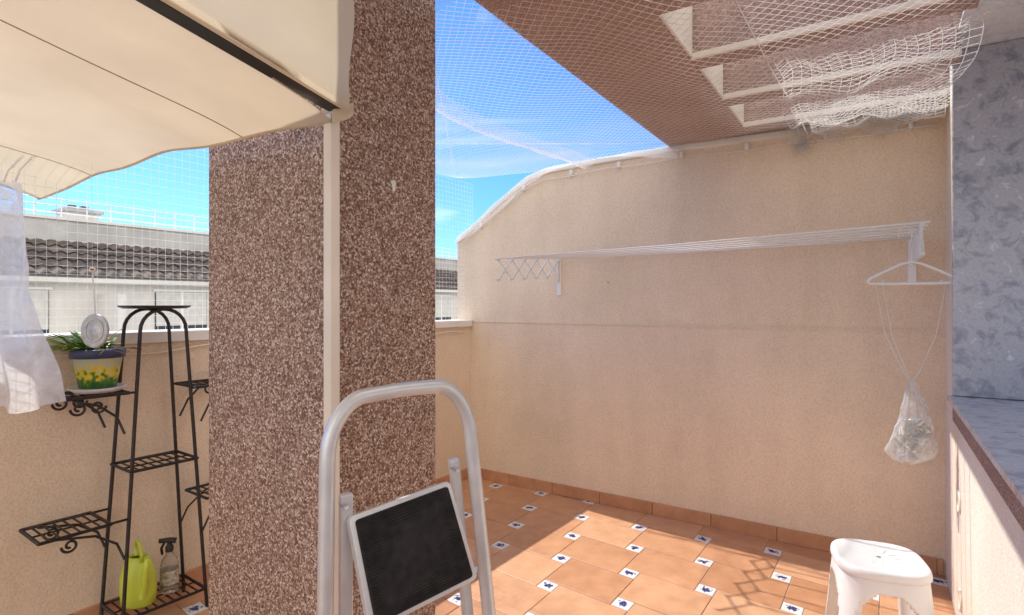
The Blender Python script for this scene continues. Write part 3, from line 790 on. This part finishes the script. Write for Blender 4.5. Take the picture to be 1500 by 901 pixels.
bb=lathe('bottle',[(0,0),(0.036,0),(0.040,0.006),(0.040,0.13),(0.034,0.155),(0.018,0.18),(0.014,0.19),(0.014,0.20)],glassy('clear_plastic',(0.88,0.86,0.80)),center=sb)
lb=lathe('label',[(0.0405,0.045),(0.0405,0.11)],simple('label_print',(0.55,0.52,0.42),0.6,var=0.6,vscale=60),center=sb)
cp=lathe('cap',[(0.017,0.195),(0.018,0.22),(0.012,0.225),(0.012,0.235),(0,0.235)],m_black,center=sb)
hd2=Vector((-0.75,-0.4,0)).normalized()
hdp=tubes('trigger_head',[[sb-hd2*0.028+Vector((0,0,0.242)),sb+Vector((0,0,0.250)),sb+hd2*0.045+Vector((0,0,0.252))]],0.013,m_black,10,rfun=lambda t:1.1-0.3*t)
trg=tubes('trigger',[[sb+hd2*0.022+Vector((0,0,0.240)),sb+hd2*0.034+Vector((0,0,0.215)),sb+hd2*0.030+Vector((0,0,0.185))]],0.006,m_black,8)
group('spray_bottle',[bb,lb,cp,hdp,trg])

# ------------------------------------------------------------------ plastic sheet hanging at the left
m_sheet=sheer('clear_white_plastic',(0.9,0.92,0.95),0.80)
def sheetf(u,v):
    x0=-2.20; xr=-1.935+0.19*v**1.3+0.02*math.sin(v*9)
    x=x0+(xr-x0)*u
    y=2.2+0.035*math.sin(u*17+v*2)+0.03*math.sin(u*9-v*3)+0.02*mnoise.noise(Vector((u*4,v*6,3)))
    z=1.98-0.90*v-0.03*u*math.sin(v*pi)*1.0+0.02*math.sin(u*8)*v+0.02*v*u
    return (x,y,z)
sh=grid('sheet',sheetf,60,60,m_sheet)
ey=[]
for u in (0.75,0.95):
    p=Vector(sheetf(u,0.0)); ey.append([p+Vector((0,0,0.0)),p+Vector((0.0,0.02,0.05)),p+Vector((-0.01,0.1,0.13))])
tie=tubes('ties',ey,0.004,m_net,6)
group('plastic_sheet',[sh,tie])

# ------------------------------------------------------------------ neighbouring terrace houses
m_fac=stucco('facade_white',(0.80,0.79,0.76),0.12)
m_facg=stucco('attic_grey',(0.56,0.56,0.55),0.25)
def rooft():
    m,nt,b=newmat('dark_roof_tile'); L=nt.links
    tc=N(nt,'ShaderNodeTexCoord'); n=N(nt,'ShaderNodeTexNoise'); n.inputs['Scale'].default_value=2.2; n.inputs['Detail'].default_value=6; n.inputs['Roughness'].default_value=0.75
    L.new(tc.outputs['Object'],n.inputs['Vector'])
    r=ramp(nt,[(0.3,(0.05,0.04,0.034)),(0.5,(0.11,0.085,0.07)),(0.7,(0.22,0.18,0.155))]); L.new(n.outputs['Fac'],r.inputs['Fac'])
    L.new(r.outputs['Color'],b.inputs['Base Color']); b.inputs['Roughness'].default_value=0.85
    return m
m_roof=rooft()
m_glass=simple('window_dark',(0.05,0.06,0.07),0.1,var=0.2)
m_shut=simple('shutter',(0.62,0.62,0.59),0.5)
def lb3(name,x0,x1,y0,y1,z0,z1,mat):
    return mesh(name,[(x0,y0,z0),(x1,y0,z0),(x1,y1,z0),(x0,y1,z0),(x0,y0,z1),(x1,y0,z1),(x1,y1,z1),(x0,y1,z1)],[(0,1,2,3),(4,5,6,7),(0,1,5,4),(1,2,6,5),(2,3,7,6),(3,0,4,7)],mat)
th=[]
th.append(lb3('facade',-8,42,0.05,7,-6,2.3,m_fac))
th.append(lb3('attic_wall',-8,42,1.25,6.8,2.302,3.80,m_facg))
th.append(lb3('attic_coping',-8,42,1.20,1.5,3.802,3.88,m_fac))
V=[];F=[]
nc=int(50/0.06); courses=5
for c in range(courses):
    for row in range(2):
        t=(c+row*1.12)/courses
        for i in range(nc+1):
            x=-8+50*i/nc
            y=-0.35+1.6*t; z=2.16+1.02*t
            z+=0.075*abs(math.sin(pi*x/0.30))+(0.06 if row==0 else 0.0)
            V.append((x,y,z))
for c in range(courses):
    b0=c*2*(nc+1)
    for i in range(nc): F.append((b0+i,b0+i+1,b0+nc+1+i+1,b0+nc+1+i))
th.append(mesh('tiled_roof',V,F,m_roof,True))
th.append(lb3('eave_board',-8,42,-0.30,0.05,2.05,2.17,m_fac))
th.append(lb3('chimney',1.3,2.1,1.9,2.6,3.0,4.15,m_fac)); th.append(lb3('chimney_cap',1.2,2.2,1.8,2.7,4.152,4.24,m_facg))
for xx in (1.45,1.75):
    th.append(lb3('chimney_pot',xx,xx+0.16,2.1,2.3,4.242,4.38,m_roof))
rl=[]
for z in (4.0,4.2,4.38): rl.append([(-8,1.35,z),(42,1.35,z)])
for i in range(84): rl.append([(-8+i*0.6,1.35,3.88),(-8+i*0.6,1.35,4.42)])
th.append(tubes('roof_railing',rl,0.018,m_rod,5,cap=False))
for k in range(12):
    x=-5.2+k*4.0
    th.append(lb3('window_recess',x+0.0,x+1.5,0.02,0.049,0.55,1.85,m_glass))
    th.append(lb3('window_frame_top',x-0.06,x+1.56,-0.02,0.048,1.852,1.92,m_plw))
    th.append(lb3('window_frame_sill',x-0.1,x+1.6,-0.06,0.048,0.46,0.548,m_plw))
    th.append(lb3('window_mullion',x+0.72,x+0.78,0.0,0.018,0.552,1.85,m_plw))
    th.append(lb3('roller_shutter',x+0.02,x+1.48,0.002,0.017,0.85,1.84,m_shut))
    th.append(lb3('party_fin',x+2.55,x+2.75,-1.2,0.045,-3,1.75,m_fac))
    th.append(lb3('balcony_slab',x-1.0,x+2.4,-1.2,0.045,-0.5,-0.3,m_fac))
rl=[]
for i in range(150):
    x=-6+i*0.3; rl.append([(x,-1.25,-0.3),(x,-1.25,0.7)])
rl.append([(-6,-1.25,0.7),(39,-1.25,0.7)])
th.append(tubes('balcony_railing',rl,0.018,m_rod,5,cap=False))
g=group('terraced_house',th); g.location=(-11.86,14,0); g.rotation_euler=(0,0,math.atan2(w2.y,w2.x))

m_ground=simple('street_ground',(0.20,0.19,0.175),0.9,var=0.3,vscale=0.4,bump=0.3,bscale=20)
gr=mesh('ground',[(-600,-600,-6),(600,-600,-6),(600,600,-6),(-600,600,-6)],[(0,1,2,3)],m_ground)
lower=hexa('own_house_base',[Lp(-0.1,-0.15,-6.02),W(3.6,-0.15,-6.02),W(3.6,6.2,-6.02),Lp(6.5,-0.15,-6.02)],
          [Lp(-0.1,-0.15,-0.31),W(3.6,-0.15,-0.31),W(3.6,6.2,-0.31),Lp(6.5,-0.15,-0.31)],m_stucco)

# ------------------------------------------------------------------ light
d=(w1*0.87-w2*0.12+Vector((0,0,-1))).normalized()
sun=bpy.data.lights.new('sun','SUN'); sun.energy=5.0; sun.angle=math.radians(0.53); sun.color=(1.0,0.95,0.87)
so=link(bpy.data.objects.new('sun',sun)); so.rotation_euler=d.to_track_quat('-Z','Y').to_euler(); so.location=(-5,5,8)
el=math.asin(-d.z); az=math.atan2(-d.x,-d.y)
wd_=bpy.data.worlds.new('World'); scene.world=wd_; wd_.use_nodes=True
nt=wd_.node_tree; bg=nt.nodes['Background']; bg.inputs['Strength'].default_value=0.15
sky=N(nt,'ShaderNodeTexSky'); sky.sky_type='NISHITA'; sky.sun_disc=False; sky.sun_elevation=el; sky.sun_rotation=az; sky.ozone_density=2.5; sky.dust_density=0.3; sky.air_density=1.0
tint=N(nt,'ShaderNodeMix',data_type='RGBA',blend_type='MULTIPLY'); tint.inputs[0].default_value=1; tint.inputs[7].default_value=(0.56,1.0,1.62,1)
nt.links.new(sky.outputs[0],tint.inputs[6])
tc=N(nt,'ShaderNodeTexCoord'); mp=N(nt,'ShaderNodeMapping'); mp.inputs['Scale'].default_value=(1.2,1.2,5.0); mp.inputs['Rotation'].default_value=(0.3,0.2,0.5)
n=N(nt,'ShaderNodeTexNoise'); n.inputs['Scale'].default_value=1.7; n.inputs['Detail'].default_value=5; n.inputs['Roughness'].default_value=0.55; n.inputs['Distortion'].default_value=0.6
nt.links.new(tc.outputs['Generated'],mp.inputs['Vector']); nt.links.new(mp.outputs[0],n.inputs['Vector'])
r=ramp(nt,[(0.54,(0,0,0)),(0.80,(0.4,0.4,0.4))]); nt.links.new(n.outputs['Fac'],r.inputs['Fac'])
# bright cloud bank added behind the camera, out of view, to light the wall
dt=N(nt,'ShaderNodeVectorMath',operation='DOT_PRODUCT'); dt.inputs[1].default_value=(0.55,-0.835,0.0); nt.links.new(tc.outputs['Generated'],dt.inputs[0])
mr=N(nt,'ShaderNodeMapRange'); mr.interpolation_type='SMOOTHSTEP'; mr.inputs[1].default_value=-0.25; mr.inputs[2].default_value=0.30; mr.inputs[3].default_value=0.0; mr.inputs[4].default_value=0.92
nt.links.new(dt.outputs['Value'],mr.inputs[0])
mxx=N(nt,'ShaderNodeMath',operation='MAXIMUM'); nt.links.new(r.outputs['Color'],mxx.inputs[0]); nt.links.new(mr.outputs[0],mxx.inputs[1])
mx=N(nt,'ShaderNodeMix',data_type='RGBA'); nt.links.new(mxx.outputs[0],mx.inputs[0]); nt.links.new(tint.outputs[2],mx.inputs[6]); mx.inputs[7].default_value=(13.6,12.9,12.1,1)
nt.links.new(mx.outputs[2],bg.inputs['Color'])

# ------------------------------------------------------------------ camera
cam=bpy.data.cameras.new('camera'); cam.sensor_width=36; cam.lens=19.82; cam.clip_start=0.02; cam.clip_end=2000; cam.shift_y=-0.0037
co=link(bpy.data.objects.new('camera',cam)); co.location=(0,0,1.5); co.rotation_euler=(pi/2,0,0)
scene.camera=co
scene.view_settings.view_transform='Standard'; scene.view_settings.look='None'; scene.view_settings.exposure=0; scene.view_settings.gamma=1
